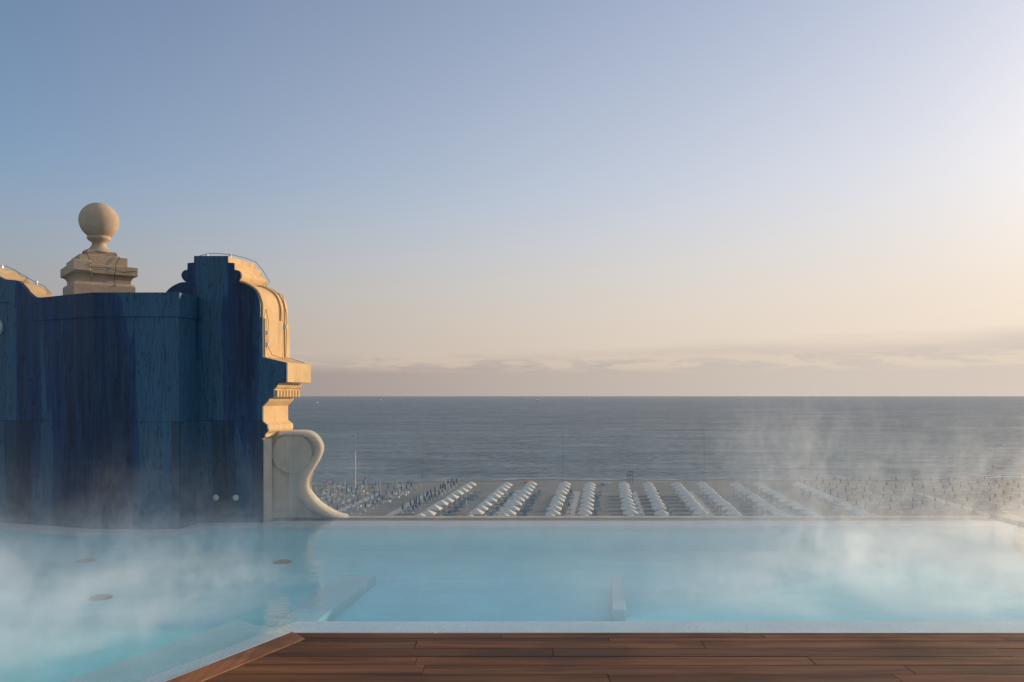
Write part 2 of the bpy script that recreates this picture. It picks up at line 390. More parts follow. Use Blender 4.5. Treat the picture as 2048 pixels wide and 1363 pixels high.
bm = bmesh.new()
xs_ = [-3000, -1200, -600, -300]+[-200+4*i for i in range(101)]+[300, 600, 1200, 3000]
vs = []
for X in xs_:
    s = shore(X)+0.9*math.sin(X*0.21)+0.6*math.sin(X*0.53+1)
    vs.append([bm.verts.new((X, yy, zz)) for yy, zz in ((-300, ZB), (14, ZB), (s-14, ZB), (s-5, ZB-0.12), (s, ZS), (s+6, ZS-0.25), (s+40, ZS-2.5))])
for a, b_ in zip(vs, vs[1:]):
    for k in range(6): bm.faces.new((a[k], b_[k], b_[k+1], a[k+1]))
beach = tag(obj('beach', bm, SAND, smooth=True), 'flat grey brown sand beach running along the sea', 'beach', kind='structure')
bm = bmesh.new()
ys_ = [120, 200, 260, 400, 700, 1500, 4000, 12000, 45000]
vs = [[bm.verts.new((sx*(3000+yy*1.5), yy, ZS)) for sx in (-1, 1)] for yy in ys_]
for a, b_ in zip(vs, vs[1:]): bm.faces.new((a[0], a[1], b_[1], b_[0]))
tag(obj('sea', bm, SEA), 'grey blue sea with small ripples reaching the horizon', 'sea', kind='structure')

def m_foam():
    m_ = bpy.data.materials.new('foam'); m_.use_nodes = True; nt = m_.node_tree; nt.nodes.clear(); g = G(nt); v = g.pos()
    n = g.noise(g.map(v, (0.12, 0.5, 1)), 1.0, 5, 0.65, 0.4)
    df = g.n('ShaderNodeBsdfDiffuse'); df.inputs[0].default_value = (.75, .77, .78, 1); tr = g.n('ShaderNodeBsdfTransparent'); mx = g.n('ShaderNodeMixShader')
    g.lk(g.sm(n, 0.46, 0.58, 0, 0.85), mx.inputs[0]); g.lk(tr.outputs[0], mx.inputs[1]); g.lk(df.outputs[0], mx.inputs[2])
    o = g.n('ShaderNodeOutputMaterial'); nt.links.new(mx.outputs[0], o.inputs[0]); return m_


bm = bmesh.new()
for x0, x1, off, wd in ((-60, 300, .6, .9), (-30, 20, 4.5, .8), (60, 110, 5.5, .8), (128, 300, 4.5, 2.2), (118, 300, 12, 1.2)):
    n = int((x1-x0)/4); prev = None
    for i in range(n+1):
        X = x0+(x1-x0)*i/n; u = i/n; tw = wd*min(1, 6*u+.1)
        s_ = shore(X)+0.9*math.sin(X*0.21)+0.6*math.sin(X*0.53+1)+off+.8*math.sin(X*.11+off)
        cur = (bm.verts.new((X, s_, ZS+.03)), bm.verts.new((X, s_+tw, ZS+.03)))
        if prev: bm.faces.new((prev[0], cur[0], cur[1], prev[1]))
        prev = cur
tag(obj('surf', bm, m_foam()), 'thin white surf lines where small waves meet the sand', 'surf', kind='stuff')
DIRX = 0.1155                                        # the rows run slightly to the right


def ref(Xr, d): return Xr+DIRX*(d-200)
def pathbm(Xr, d0, d1, wd):
    bm = bmesh.new(); n = 8; h = wd/2
    a = [(ref(Xr, d0+(d1-d0)*i/n), d0+(d1-d0)*i/n) for i in range(n+1)]
    L = [bm.verts.new((x-h, y, ZB+0.03)) for x, y in a]; Rr = [bm.verts.new((x+h, y, ZB+0.03)) for x, y in a]
    for i in range(n): bm.faces.new((L[i], Rr[i], Rr[i+1], L[i+1]))
    return bm
for Xr, de in ((-45.4, 203), (-34.4, 204), (-21.6, 205.5), (0.9, 211), (15.95, 208), (30.6, 208), (45.2, 208), (59.8, 208), (103.6, 206)):
    tag(obj('path', pathbm(Xr, 60, de, 2.0), PATH), 'pale straight beach path between rows of sunshades', 'path', 'paths across the sand', 'structure')

ORD = ['nearest the sea'] + [q+' from the sea' for q in 'second third fourth fifth sixth seventh eighth ninth tenth eleventh twelfth thirteenth fourteenth fifteenth sixteenth seventeenth eighteenth nineteenth twentieth'.split()]
NTH = 'first second third fourth fifth sixth seventh eighth ninth tenth eleventh twelfth thirteenth fourteenth fifteenth sixteenth'.split()
def inview(X, Y, Z, m_=6):
    x = CXP+X/Y*F; y = HY+(CZ-Z)/Y*F
    return -m_ < x < 2048+m_ and y < 1037
def copy(o, parent=None):
    c = o.copy(); col.objects.link(c)
    if parent is not None: c.parent = parent
    for ch in list(o.children): copy(ch, c)
    return c


# --- white pyramid sunshades in rows
def make_tent():
    t = empty('sunshade')
    bm = bmesh.new(); h = 1.42; zc = 2.28; zt = 3.12
    c = [bm.verts.new((sx*h, sy*h, zc)) for sx, sy in ((-1, -1), (1, -1), (1, 1), (-1, 1))]
    lo = [bm.verts.new((v.co.x, v.co.y, zc-0.16)) for v in c]; top_ = bm.verts.new((0, 0, zt)); ci = bm.verts.new((0, 0, zt-0.1))
    for k in range(4):
        bm.faces.new((c[k], c[(k+1) % 4], top_)); bm.faces.new((lo[k], lo[(k+1) % 4], c[(k+1) % 4], c[k])); bm.faces.new((lo[(k+1) % 4], lo[k], ci))
    obj('canopy', bm, CANVAS, t)
    bm = bmesh.new(); add_box(bm, -.05, .05, -.05, .05, 0, zt-0.08); add_box(bm, -.35, .35, -.35, .35, 0, .08)
    obj('pole', bm, WHITE, t)
    return t
def make_bed(frame_m, cloth_m):
    bm = bmesh.new()
    for sx in (-.3, .3):
        for y in (-.8, .7): add_box(bm, sx-.03, sx+.03, y-.03, y+.03, 0, .36)
        add_box(bm, sx-.03, sx+.03, -.95, .95, .34, .40)
    add_box(bm, -.29, .29, -.95, .35, .37, .42, 1)
    add_prism(bm, [(-.29, .35, .38), (.29, .35, .38), (.29, .95, .80), (-.29, .95, .80)], (0, -.03, .05), 1)
    add_box(bm, -.33, .33, .60, .66, .34, .62)
    return obj('sun_lounger', bm, [frame_m, cloth_m])
def make_umb(cloth_m, h=2.1):
    bm = bmesh.new()
    add_tube(bm, [(0, 0, 0), (0, 0, h)], 0.03, 6, 1)
    add_lathe(bm, [(0.20, 0.0), (0.20, 0.07), (0.05, 0.10)], 0, 0, 8, mi=1)
    n = 12; prof = [(0.10, .75), (0.15, .90), (0.17, 1.05), (0.13, 1.4), (0.08, 1.75), (0.05, h-.08), (0.01, h+.04)]
    rings = [[bm.verts.new((r*(1.25 if k % 2 else .8)*math.cos(2*math.pi*k/n), r*(1.25 if k % 2 else .8)*math.sin(2*math.pi*k/n), z)) for k in range(n)] for r, z in prof]
    for a, b_ in zip(rings, rings[1:]):
        for k in range(n): bm.faces.new((a[k], a[(k+1) % n], b_[(k+1) % n], b_[k]))
    bm.faces.new(rings[0][::-1]); bm.faces.new(rings[-1])
    return obj('closed_umbrella', bm, [cloth_m, WHITE])


ROWS = [-10.98, -1.68, 4.53, 13.1, 19.5, 28.1, 34.3, 41.8, 48.1, 56.8, 62.6, 73.0]
tent0 = make_tent(); bed0 = make_bed(TEAL, BLUEC); used = [False, False]
for r, Xr in enumerate(ROWS):
    for k in range(10):
        d = 203.4-6.17*k; X = ref(Xr, d)
        o = tent0 if not used[0] else copy(tent0); used[0] = True
        o.location = (X+rnd.uniform(-.12, .12), d+rnd.uniform(-.12, .12), ZB); o.rotation_euler.z = R(-6.6+rnd.uniform(-2.5, 2.5)); o.scale = (rnd.uniform(.96, 1.04), 1, rnd.uniform(.96, 1.05))
        rowname = ('leftmost' if r == 0 else 'rightmost' if r == 11 else NTH[r]+' from left')
        tag(o, 'white pyramid sunshade %s, row %s' % (ORD[k], rowname), 'sunshade', 'white pyramid sunshades on the beach')
        b_ = bed0 if not used[1] else copy(bed0); used[1] = True
        b_.location = (X+1.9+rnd.uniform(-.2, .2), d+rnd.uniform(-.4, .4), ZB); b_.rotation_euler.z = R(rnd.choice((-96, 84, -6, 10)))
        tag(b_, 'teal lounger right of sunshade %s, row %s' % (ORD[k], rowname), 'sun lounger', 'loungers beside the white sunshades')
# --- closed umbrellas and loungers, left blocks and right block
PR = {'navy': make_umb(NAVY), 'blue': make_umb(BLUEC), 'cream': make_umb(CREAMC), 'lilac': make_umb(LILAC)}
B2 = {'pale': make_bed(WHITE, LILAC), 'white': make_bed(WHITE, CREAMC)}
first = dict.fromkeys(list(PR)+list(B2), True)
def put(key, loc, rz, label, cat, group):
    p = PR.get(key) or B2.get(key)
    o = p if first[key] else copy(p); first[key] = False
    o.location = loc; o.rotation_euler.z = rz; s = rnd.uniform(.92, 1.08); o.scale = (s, s, s)
    tag(o, label, cat, group)
blocks = [('of far left block', [-50.5, -47.6], 172, 218, 4.3, ['blue', 'cream', 'lilac']),
          ('left of second path', [-43.2, -40.6, -38.0], 168, 219, 4.4, ['blue', 'cream', 'blue', 'lilac']),
          ('right of second path', [-33.0, -30.6, -28.2], 166, 218, 4.4, ['blue', 'cream', 'blue', 'lilac']),
          ('left of first sunshade row', [-19.6, -17.6], 168, 222, 3.1, ['navy', 'navy', 'navy', 'cream'])]
for desc, lines, d0, d1, st, cols in blocks:
    for li, Xr in enumerate(lines):
        d = d1-rnd.uniform(0, 1.5); k = 0
        while d > d0:
            X = ref(Xr, d)+rnd.uniform(-.3, .3)
            if inview(X, d, ZB+2):
                c = rnd.choice(cols)
                put(c, (X, d, ZB), rnd.uniform(0, 3), 'closed %s umbrella, %s, %s line %s' % (c, ORD[min(k, 19)], NTH[li], desc), 'umbrella', 'closed umbrellas on the left of the beach')
                if 'first sunshade' not in desc and rnd.random() < .5:
                    put(rnd.choice(('pale', 'white')), (X+1.1, d+rnd.uniform(-.5, .5), ZB), R(rnd.choice((-100, 80, 5))), 'pale lounger by umbrella %s, %s line %s' % (ORD[min(k, 19)], NTH[li], desc), 'sun lounger', 'pale loungers on the left of the beach')
                k += 1
            d -= st*rnd.uniform(.92, 1.08)
for li in range(15):
    Xr = 79+5.1*li+(2.0 if li > 4 else 0); d = 228; k = 0
    while d > 168:
        X = ref(Xr, d)+rnd.uniform(-.3, .3)
        if inview(X, d, ZB+2, 0):
            c = rnd.choice(('navy', 'blue', 'lilac'))
            put(c, (X, d, ZB), rnd.uniform(0, 3), 'closed %s umbrella %s, %s line right of white sunshades' % (c, ORD[k], NTH[li]), 'umbrella', 'closed umbrellas on the right of the beach')
            if rnd.random() < .8:
                put('white', (X+1.6, d+rnd.uniform(-.5, .5), ZB), R(rnd.choice((-96, 84))), 'pale lounger by umbrella %s, %s line right of white sunshades' % (ORD[k], NTH[li]), 'sun lounger', 'pale loungers on the right of the beach')
            k += 1
        d -= 6.4*rnd.uniform(.95, 1.05)

# --- mast, flags, frames, boats
def GP(x, y, z=ZB):
    d = (CZ-z)*F/(y-HY); return Vector(((x-CXP)/F*d, d, z))
p = GP(711, 977); t = tag(empty('signal_mast', p), 'tall thin red and white mast standing by the water', 'mast')
bm = bmesh.new(); add_tube(bm, [p, p+Vector((0, 0, 9.9))], .11, 8); obj('lower_pole', bm, WHITE, t)
bm = bmesh.new(); add_tube(bm, [p+Vector((0, 0, 9.9)), p+Vector((0, 0, 15.2))], [.05, .02], 6); obj('upper_pole', bm, STEEL, t)
bm = bmesh.new(); add_box(bm, p.x-.75, p.x-.18, p.y-.02, p.y+.02, p.z+2.1, p.z+2.9); obj('flag', bm, YEL, t)
bm = bmesh.new(); add_box(bm, p.x-.35, p.x+.35, p.y-.35, p.y+.35, p.z, p.z+.5); obj('footing', bm, CREAMC, t)
p = GP(731, 976); t = tag(empty('beach_flag', p), 'small dark red flag on a leaning pole right of the mast', 'flag')
bm = bmesh.new(); add_tube(bm, [p, p+Vector((.25, 0, 3.6))], .04, 6); obj('pole', bm, WHITE, t)
bm = bmesh.new(); add_prism(bm, [p+Vector((.2, 0, 2.6)), p+Vector((.25, 0, 3.6)), p+Vector((-.5, 0, 2.4))], (0, .03, 0)); obj('cloth', bm, REDP, t)
p = GP(655, 975); t = tag(empty('open_umbrella', p), 'small red open umbrella near the waterline at far left', 'umbrella')
bm = bmesh.new(); add_tube(bm, [p, p+Vector((0, 0, 2.0))], .03, 6); obj('pole', bm, WHITE, t)
bm = bmesh.new(); add_lathe(bm, [(1.0, p.z+1.7), (.98, p.z+1.76), (.5, p.z+2.02), (.03, p.z+2.15)], p.x, p.y, 10); obj('canopy', bm, REDP, t)
p = GP(933, 1030); t = tag(empty('beach_flag', p), 'white furled pennant on a pole between the first two sunshade rows', 'flag')
bm = bmesh.new(); add_tube(bm, [p, p+Vector((0, 0, 3.5))], .04, 6); obj('pole', bm, WHITE, t)
bm = bmesh.new(); add_lathe(bm, [(.05, p.z+1.9), (.14, p.z+2.3), (.12, p.z+3.0), (.03, p.z+3.5)], p.x, p.y, 8); obj('cloth', bm, CANVAS, t)
def frame_tower(x, y, hgt, wd, label):
    p = GP(x, y); bm = bmesh.new()
    for sx in (-1, 0, 1):
        for sy in (-.6, .6): add_tube(bm, [p+Vector((sx*wd/2, sy, 0)), p+Vector((sx*wd/2, sy, hgt))], .05, 5)
    for zz in (.35, .68, 1.0):
        for sy in (-.6, .6): add_tube(bm, [p+Vector((-wd/2, sy, hgt*zz)), p+Vector((wd/2, sy, hgt*zz))], .045, 5)
    add_box(bm, p.x-wd/2, p.x+wd*.1, p.y-.6, p.y+.6, p.z+hgt*.34, p.z+hgt*.37)
    tag(obj('climbing_frame', bm, DARK), label, 'frame', 'open frames near the waterline')
frame_tower(1832, 962, 3.1, 1.9, 'dark open pole frame at the waterline on the right')
frame_tower(1260, 967, 3.6, 1.5, 'open pole frame behind the middle sunshade rows')
for x, y, hh in ((1750, 962, 2.4), (1783, 958, 1.4), (1909, 958, 1.0)):
    p = GP(x, y); bm = bmesh.new(); add_tube(bm, [p, p+Vector((0, 0, hh))], [.11, .08], 7); add_lathe(bm, [(.18, p.z), (.16, p.z+.15), (.1, p.z+.2)], p.x, p.y, 7)
    tag(obj('beach_post', bm, DARK), {1750: 'tallest dark post at the waterline left of the pole frame', 1783: 'short dark post between the tall post and the pole frame', 1909: 'lowest dark post at the waterline right of the pole frame'}[x], 'post', 'posts at the waterline')
def boat(name, p, L, rz, label, hullm, cabin=True, group=None):
    t = tag(empty(name, p), label, 'boat', group); t.rotation_euler.z = rz
    bm = bmesh.new(); n = 9; secs = []
    for i in range(n):
        u = i/(n-1); wd = L*.17*(1-u**3)+.03; x = (u-.5)*L; sh = L*.10+L*.05*u*u
        secs.append([bm.verts.new(q) for q in ((x, -wd, sh), (x, -wd*.75, -.1), (x, 0, -.3), (x, wd*.75, -.1), (x, wd, sh))])
    for a, b_ in zip(secs, secs[1:]):
        for k in range(4): bm.faces.new((a[k], a[k+1], b_[k+1], b_[k]))
        bm.faces.new((a[4], a[0], b_[0], b_[4]))
    bm.faces.new(secs[0]); bm.faces.new(secs[-1][::-1]); obj('hull', bm, hullm, t, keep=True)
    if cabin:
        bm = bmesh.new(); add_prism(bm, [(-L*.15, -L*.1, L*.1), (L*.2, -L*.1, L*.11), (L*.12, -L*.1, L*.25), (-L*.13, -L*.1, L*.25)], (0, L*.2, 0)); obj('cabin', bm, WHITE, t, keep=True)
        bm = bmesh.new(); add_tube(bm, [(0, 0, L*.25), (0, 0, L*.5)], .05*L/8, 5); obj('mast', bm, WHITE, t, keep=True)
for x, y, L, lab in ((634, 805.5, 16, 'white boat on the sea, closest to the stone cornice'), (761, 799.5, 22, 'white boat on the sea above the thin mast'),
                     (1076, 799.5, 24, 'white boat far out in the middle of the sea'), (1178, 798, 18, 'faintest boat near the horizon, right of the middle')):
    boat('motor_boat', GP(x, y, ZS), L, R(rnd.uniform(-30, 30)), lab, WHITE, True, 'small boats far out at sea')
q = GP(1212, 968, ZB); q.z += .25; boat('rowing_boat', q, 3.6, R(50), 'blue green rowing boat drawn up on the sand', BOATB, False)
q = GP(1056, 964, ZB); q.z += .2; boat('rowing_boat', q, 3.0, R(55), 'red rescue boat lying at the water edge', REDP, False)
p = GP(1986, 931, ZS); bm = bmesh.new(); add_lathe(bm, [(.1, p.z-.2), (.45, p.z-.1), (.5, p.z+.25), (.25, p.z+.6), (.12, p.z+.9), (.05, p.z+1.0)], p.x, p.y, 12)
tag(obj('buoy', bm, ORANGE), 'orange buoy floating off the beach on the right', 'buoy')

# ------------------------------------------------------------------ pool
EX, EY = -1.49, 5.34                                # corner of the deck at the pool
dv = Vector((-0.43, -0.903, 0)).normalized()         # left edge of the deck, running back past the camera
nl = Vector((dv.y, -dv.x, 0))                         # towards the pool
if nl.x > 0: nl = -nl
YF = 10.32
def diag(s, off=0.0): return (EX+dv.x*s+nl.x*off, EY+dv.y*s+nl.y*off)
SX = diag(7.0)
poly = [(EX, EY), (6.30, EY), (6.30, YF), (-3.0, YF), (-9.5, 11.3), (-9.5, SX[1]), SX]
bm = bmesh.new(); add_prism(bm, [(x, y, -0.60) for x, y in poly], (0, 0, 0.60))
tag(obj('pool_water', bm, WATER), 'clear steaming turquoise pool water in front of the deck', 'pool water', kind='structure')
def inter(o1, o2):                                   # corner of the two offset edges
    yy = EY+o2; s = (yy-(EY+nl.y*o1))/dv.y; return (EX+dv.x*s+nl.x*o1, yy)
bm = bmesh.new()
add_prism(bm, [(x, y, -0.75) for x, y in [(-1.0, 4.2), (6.6, 4.2), (6.6, 10.6), (-3, 10.6), (-9.8, 11.6), (-9.8, -1), (-4, -1.2)]], (0, 0, 0.41))
tag(obj('pool_floor', bm, POOLFLOOR), 'pale pool floor under the turquoise water', 'pool floor', kind='structure')
bm = bmesh.new()
c1_ = inter(0.0, 0.0); c2_ = inter(0.42, 0.68)
a0 = diag(6.9, 0.0); a1 = diag(6.9, 0.42)
add_prism(bm, [(6.29, EY+.01, -.45), (6.29, EY+.68, -.45), (c2_[0], c2_[1], -.45), (a1[0], a1[1], -.45), (a0[0], a0[1], -.45), (c1_[0], c1_[1]+.01, -.45)], (0, 0, .345))
tag(obj('pool_ledge', bm, POOLEDGE), 'speckled pale ledge just under the water along the deck', 'pool ledge', kind='structure')
bm = bmesh.new(); c3_ = inter(0.95, 0.7); a2 = diag(6.9, 0.95)
add_prism(bm, [(c2_[0]+.05, c2_[1]-.02, -.455), (c3_[0], c3_[1]+.35, -.455), (a2[0], a2[1], -.455), (a1[0]+.01, a1[1], -.455)], (0, 0, .255))
tag(obj('pool_step', bm, POOLEDGE), 'lower pale step beside the ledge on the left of the deck corner', 'pool step', kind='structure')
bm = bmesh.new(); add_box(bm, -3.05, 6.29, 9.93, YF-.005, -.06, -.02)
add_prism(bm, [(-5.11, 9.40, -.06), (-3.96, 9.40, -.06), (-3.8, 9.9, -.06), (-3.06, 9.92, -.06), (-3.06, 10.3, -.06), (-5.2, 10.3, -.06), (-8.5, 10.9, -.06), (-8.6, 10.6, -.06)], (0, 0, .035))
bm2 = bmesh.new(); add_prism(bm2, [(-5.08, 9.45, -.46), (-3.97, 9.45, -.46), (-3.8, 9.95, -.46), (6.29, 9.97, -.46), (6.29, YF-.005, -.46), (-5.2, YF-.005, -.46), (-8.5, 10.92, -.46), (-8.6, 10.65, -.46)], (0, 0, .398))
tag(obj('pool_wall', bm2, POOLFLOOR), 'pool side wall under the overflow rim', 'pool wall', kind='structure')
tag(obj('pool_rim', bm, POOLEDGE), 'pale overflow rim under the water along the far side', 'pool rim', kind='structure')
bm = bmesh.new(); add_prism(bm, [(-1.93, 6.2, -.45), (-1.62, 6.2, -.45), (-1.399, 8.21, -.45), (-1.795, 8.21, -.45)], (0, 0, .21))
tag(bevel(obj('underwater_bench', bm, POOLEDGE), .015), 'wide pale slab lying under the water near the deck corner', 'bench', 'slabs under the pool water')
bm = bmesh.new(); add_prism(bm, [(.842, 6.71, -.45), (.960, 6.71, -.45), (1.12, 8.03, -.45), (1.0, 8.03, -.45)], (0, 0, .25))
tag(bevel(obj('underwater_bench', bm, POOLEDGE), .01), 'narrow pale slab under the water in the middle of the pool', 'bench', 'slabs under the pool water')
for x, y, lab in ((172, 1119, 'grey disc drain under the water, farthest left'), (201, 1193, 'grey disc drain under the water, closest to the camera'), (565, 1122, 'grey disc drain in the reflection of the stone pier')):
    p = GP(x, y, -.332); bm = bmesh.new(); add_lathe(bm, [(.105, -.35), (.105, -.332), (.09, -.324), (.02, -.324)], p.x, p.y, 24)
    tag(obj('pool_drain', bm, DARK), lab, 'drain', 'drains in the pool floor')
# trim and decks
bm = bmesh.new()
for (a, b_) in (((EX, EY), (6.3, EY)),): add_box(bm, EX-.005, 6.3, EY-.022, EY+.004, -.3, .012)
q0 = diag(-.005, 0.004); q1 = diag(6.9, 0.004); q2 = diag(6.9, -.022); q3 = diag(-.005, -.022)
add_prism(bm, [(q[0], q[1], -.3) for q in (q0, q1, q2, q3)], (0, 0, .313))
tag(obj('pool_trim', bm, WHITE), 'thin white trim where the water meets the wooden deck', 'trim', kind='structure')
bm = bmesh.new(); BW = 0.175
e0 = diag(0, -.026); e1 = diag(6.9, -.026); e2 = diag(6.9, -.026-BW); e3 = diag(.06, -.026-BW)
for s0, s1 in ((0.0, 1.35), (1.35, 2.9), (2.9, 4.6), (4.6, 6.9)):
    A = diag(s0+.003, -.026); B_ = diag(s1, -.026); C_ = diag(s1, -.026-BW); D_ = diag(s0+.003+(.085 if s0 == 0 else 0), -.026-BW)
    add_prism(bm, [(q[0], q[1], -.02) for q in (A, B_, C_, D_)], (0, 0, .045))
tag(bevel(obj('deck_border', bm, WOODE), .004), 'brown wooden border board along the left edge of the deck', 'deck border', kind='structure')
bm = bmesh.new(); yy = EY-.026; rows = [.052, .074, .062]+[.152]*45; rr = random.Random(3)
def xleft(y):                                        # inner side of the border at this row
    s = (y-(EY+nl.y*(-.03-BW)))/dv.y
    return EX+dv.x*s+nl.x*(-.03-BW)
def xstart(y):
    t_ = (EY-.03-y)/.137
    return EX+.006+.144*t_ if t_ < 1 else xleft(y)
for wd in rows:
    y1 = yy; y0 = yy-wd+.006; xe = 9.0; cut = xstart(y1); nxt = cut+rr.uniform(.6, 2.2); firstp = True
    while cut < xe:
        ne = min(nxt, xe); dz_ = rr.uniform(-.0012, .0012)
        add_prism(bm, [(cut, y1, -.012), (ne-.004, y1, -.012), (ne-.004, y0, -.012), (xstart(y0) if firstp else cut, y0, -.012)], (0, 0, .032+dz_))
        cut = ne; nxt = ne+rr.uniform(1.5, 3.0); firstp = False
    yy -= wd
tag(bevel(obj('deck', bm, WOOD), .003, 1), 'brown hardwood plank deck along the near side of the pool', 'deck', kind='structure')
bm = bmesh.new(); s_ = diag(6.8, -.03); add_prism(bm, [(EX, EY-.03, -.09), (9, EY-.03, -.09), (9, -2.2, -.09), (s_[0], s_[1], -.09)], (0, 0, .05))
tag(obj('deck_base', bm, DARK), 'dark base under the plank deck', 'deck base', kind='structure')
bm = bmesh.new(); x = 6.33; rr = random.Random(5)
while x < 9.0:
    y = EY-.02
    while y < 10.5:
        ne = min(y+rr.uniform(1.5, 3.2), 10.55); add_box(bm, x, x+.118, y, ne-.004, .0, .034+rr.uniform(-.001, .001)); y = ne
        if ne >= 10.55: break
    x += .124
tag(bevel(obj('deck_platform', bm, WOODG), .003, 1), 'silvery plank platform at the right end of the pool', 'deck', kind='structure')
bm = bmesh.new(); add_box(bm, 6.305, 9.0, EY-.02, 10.55, -.5, -.004)
tag(obj('platform_base', bm, DARK), 'dark base under the silvery platform', 'deck base', kind='structure')
bm = bmesh.new(); add_box(bm, -3.11, 12, 10.43, 10.68, -.6, -.008)
tag(bevel(obj('coping', bm, COPING), .01), 'pinkish stone coping beyond the glass at the far pool edge', 'coping', kind='structure')

# glass balustrade
t = tag(empty('glass_balustrade', (1.7, 10.37, 0)), 'low frameless glass balustrade along the far edge of the pool', 'balustrade')
bm = bmesh.new(); add_box(bm, -3.11, 6.36, 10.332, 10.425, -.6, .001); obj('base_channel', bm, DARK, t)
xx = [-2.91, -1.17, .66, 2.5, 4.35, 6.28]
for a, b_ in zip(xx, xx[1:]):
    bm = bmesh.new(); add_box(bm, a+.006, b_-.006, 10.364, 10.376, .002, 1.135); obj('glass_panel', bm, GLASS, t)

# ------------------------------------------------------------------ blue clad bay wall with swooping top
bay = tag(empty('clad_wall', (-4.6, 10.0, 0)), 'dark blue stone clad wall with projecting bay and curved top at far left', 'wall')
def cham(x):                                          # depth of the receding left face seen at column x
    xs = (x-CXP)/F; s = (-5.11-xs*9.73)/(1.49+xs*.52); return 9.73+.52*s
FR = [Vector((-5.11, 9.73, 0)), Vector((-4.07, 9.73, 0)), Vector((-4.0, 10.22, 0))]
nch = Vector((-.33, -.944, 0))
topx = [(189, 585.4), (162, 587.8), (130, 591), (105.6, 593.6), (82, 595.5), (68, 593.6), (56.3, 584.2), (46.9, 572.5), (35.2, 562), (21, 560.3), (9.4, 559.6), (0, 554.9), (-20, 545), (-50, 541), (-110, 540)]
lowx = [(189, 634.2), (150, 637), (117, 639.4), (90, 640.4), (70.4, 640.6), (54, 637), (40, 626.5), (30.5, 614.7), (21, 606.5), (9.4, 605), (0, 605), (-20, 600), (-50, 590), (-110, 588)]
def cp(x, y): return P(x, y, cham(x))
topw = [cp(*q) for q in spline(topx, 4)]; loww = [cp(*q) for q in spline(lowx, 4)]
topw[0] = Vector((-5.11, 9.73, topw[0].z)); loww[0] = Vector((-5.11, 9.73, loww[0].z))
ZT = topw[0].z; ZL = loww[0].z
off = nch*.014
bm = bmesh.new()
e_ = topw[-1]
add_prism(bm, [p_ for p_ in loww]+[Vector((loww[-1].x, loww[-1].y, -.6)), Vector((-5.11, 9.73, -.6))], -nch*.044)
add_prism(bm, [Vector((FR[0].x, 9.73, -.6)), Vector((FR[1].x, 9.73, -.6)), Vector((FR[2].x, 10.22, -.6)), Vector((-5.0, 10.22, -.6))], (0, 0, ZL+.6))
obj('wall_panel', bm, BLUE, bay)
bm = bmesh.new()
add_prism(bm, [p_+off for p_ in topw]+[p_+off for p_ in loww[::-1]], -nch*.06)
obj('curved_band', bm, BLUE, bay)
bm = bmesh.new(); add_prism(bm, [(FR[0].x-.004, 9.716, ZL), (FR[1].x+.012, 9.716, ZL), (FR[2].x+.014, 10.198, ZL), (-5.0, 10.198, ZL)], (0, 0, ZT-ZL))
bevel(obj('top_band', bm, BLUE, bay), .004, 1)
bm = bmesh.new(); add_prism(bm, [(FR[0].x-.004, 9.72, -.6), (FR[1].x+.009, 9.72, -.6), (FR[2].x+.01, 10.198, -.6), (-5.0, 10.198, -.6)], (0, 0, .795))
a_ = Vector((-5.11, 9.73, -.6))+nch*.011; b_ = Vector((-8.6, 9.73+.52/1.49*3.49, -.6))+nch*.011
add_prism(bm, [a_, b_, b_-nch*.15, a_-nch*.15], (0, 0, .792))
obj('base_band', bm, BLUE, bay)
p = cp(-3, 655); bm = bmesh.new()
ring = []
ax = Vector((nch.y*-1, nch.x, 0)).normalized()
for zz, rr_ in ((0.0, .085), (.03, .085), (.045, .06)):
    ring.append([bm.verts.new(p+nch*zz+rr_*(math.cos(a)*ax+math.sin(a)*Vector((0, 0, 1.2)))) for a in [2*math.pi*k/20 for k in range(20)]])
for a, b_ in zip(ring, ring[1:]):
    for k in range(20): bm.faces.new((a[k], a[(k+1) % 20], b_[(k+1) % 20], b_[k]))
bm.faces.new(ring[0]); bm.faces.new(ring[-1])
tag(obj('wall_fitting', bm, LENS), 'pale round fitting on the blue wall, cut by the left edge of the photo', 'fitting')

# ------------------------------------------------------------------ stone gable with blue face
EXT = Vector((.15, .65, 0)); D0 = 10.2
gab = tag(empty('stone_gable', (-3.9, 10.4, 0)), 'baroque cream stone gable with dark blue clad face and sunlit right side', 'gable')
att_r = [(388.1, 512.2), (456.1, 512.2), (456.1, 525.4), (469, 526.6), (469.5, 539.5)]+spline([(469.5, 540), (477, 542), (481.5, 550.4), (477.5, 560), (472.6, 563.8)], 4)
curve = spline([(472.6, 564.5), (484.3, 565.7), (500.7, 573.9), (512.5, 585.6), (519.5, 604.4), (520.7, 618.5), (520, 634.9)], 4)
body_r = [(525.2, 636), (525.6, 712.4)]
cor = [(573, 723.7), (573, 762.8)]
fri = spline([(555, 764), (553, 769), (551, 773.4)], 3)+[(547.5, 776.5), (547.2, 793)]
capc = spline([(537.2, 794.3), (534, 801), (527.4, 808.3)], 3)+[(524.6, 811), (524.6, 838)]+spline([(524.6, 841), (530, 846), (534.4, 848.7)], 3)+[(535.6, 857.5)]+spline([(534, 862), (529.5, 866), (528.8, 872.4)], 3)+[(524.6, 875.2)]
mir = lambda pts: [(844-x, y) for x, y in pts[::-1]]
full = att_r+curve+body_r+cor+fri+capc+[(524.6, 1060), (330, 1060)]+[(318, 640), (324, 636)]+mir(att_r[2:]+curve)
def face(pts, d=D0): return [P(x, y, d) for x, y in pts]
bm = bmesh.new(); add_prism(bm, face(full), EXT*.045)
obj('blue_cladding', bm, BLUE, gab)
E1 = EXT*.045; E2 = EXT*.955
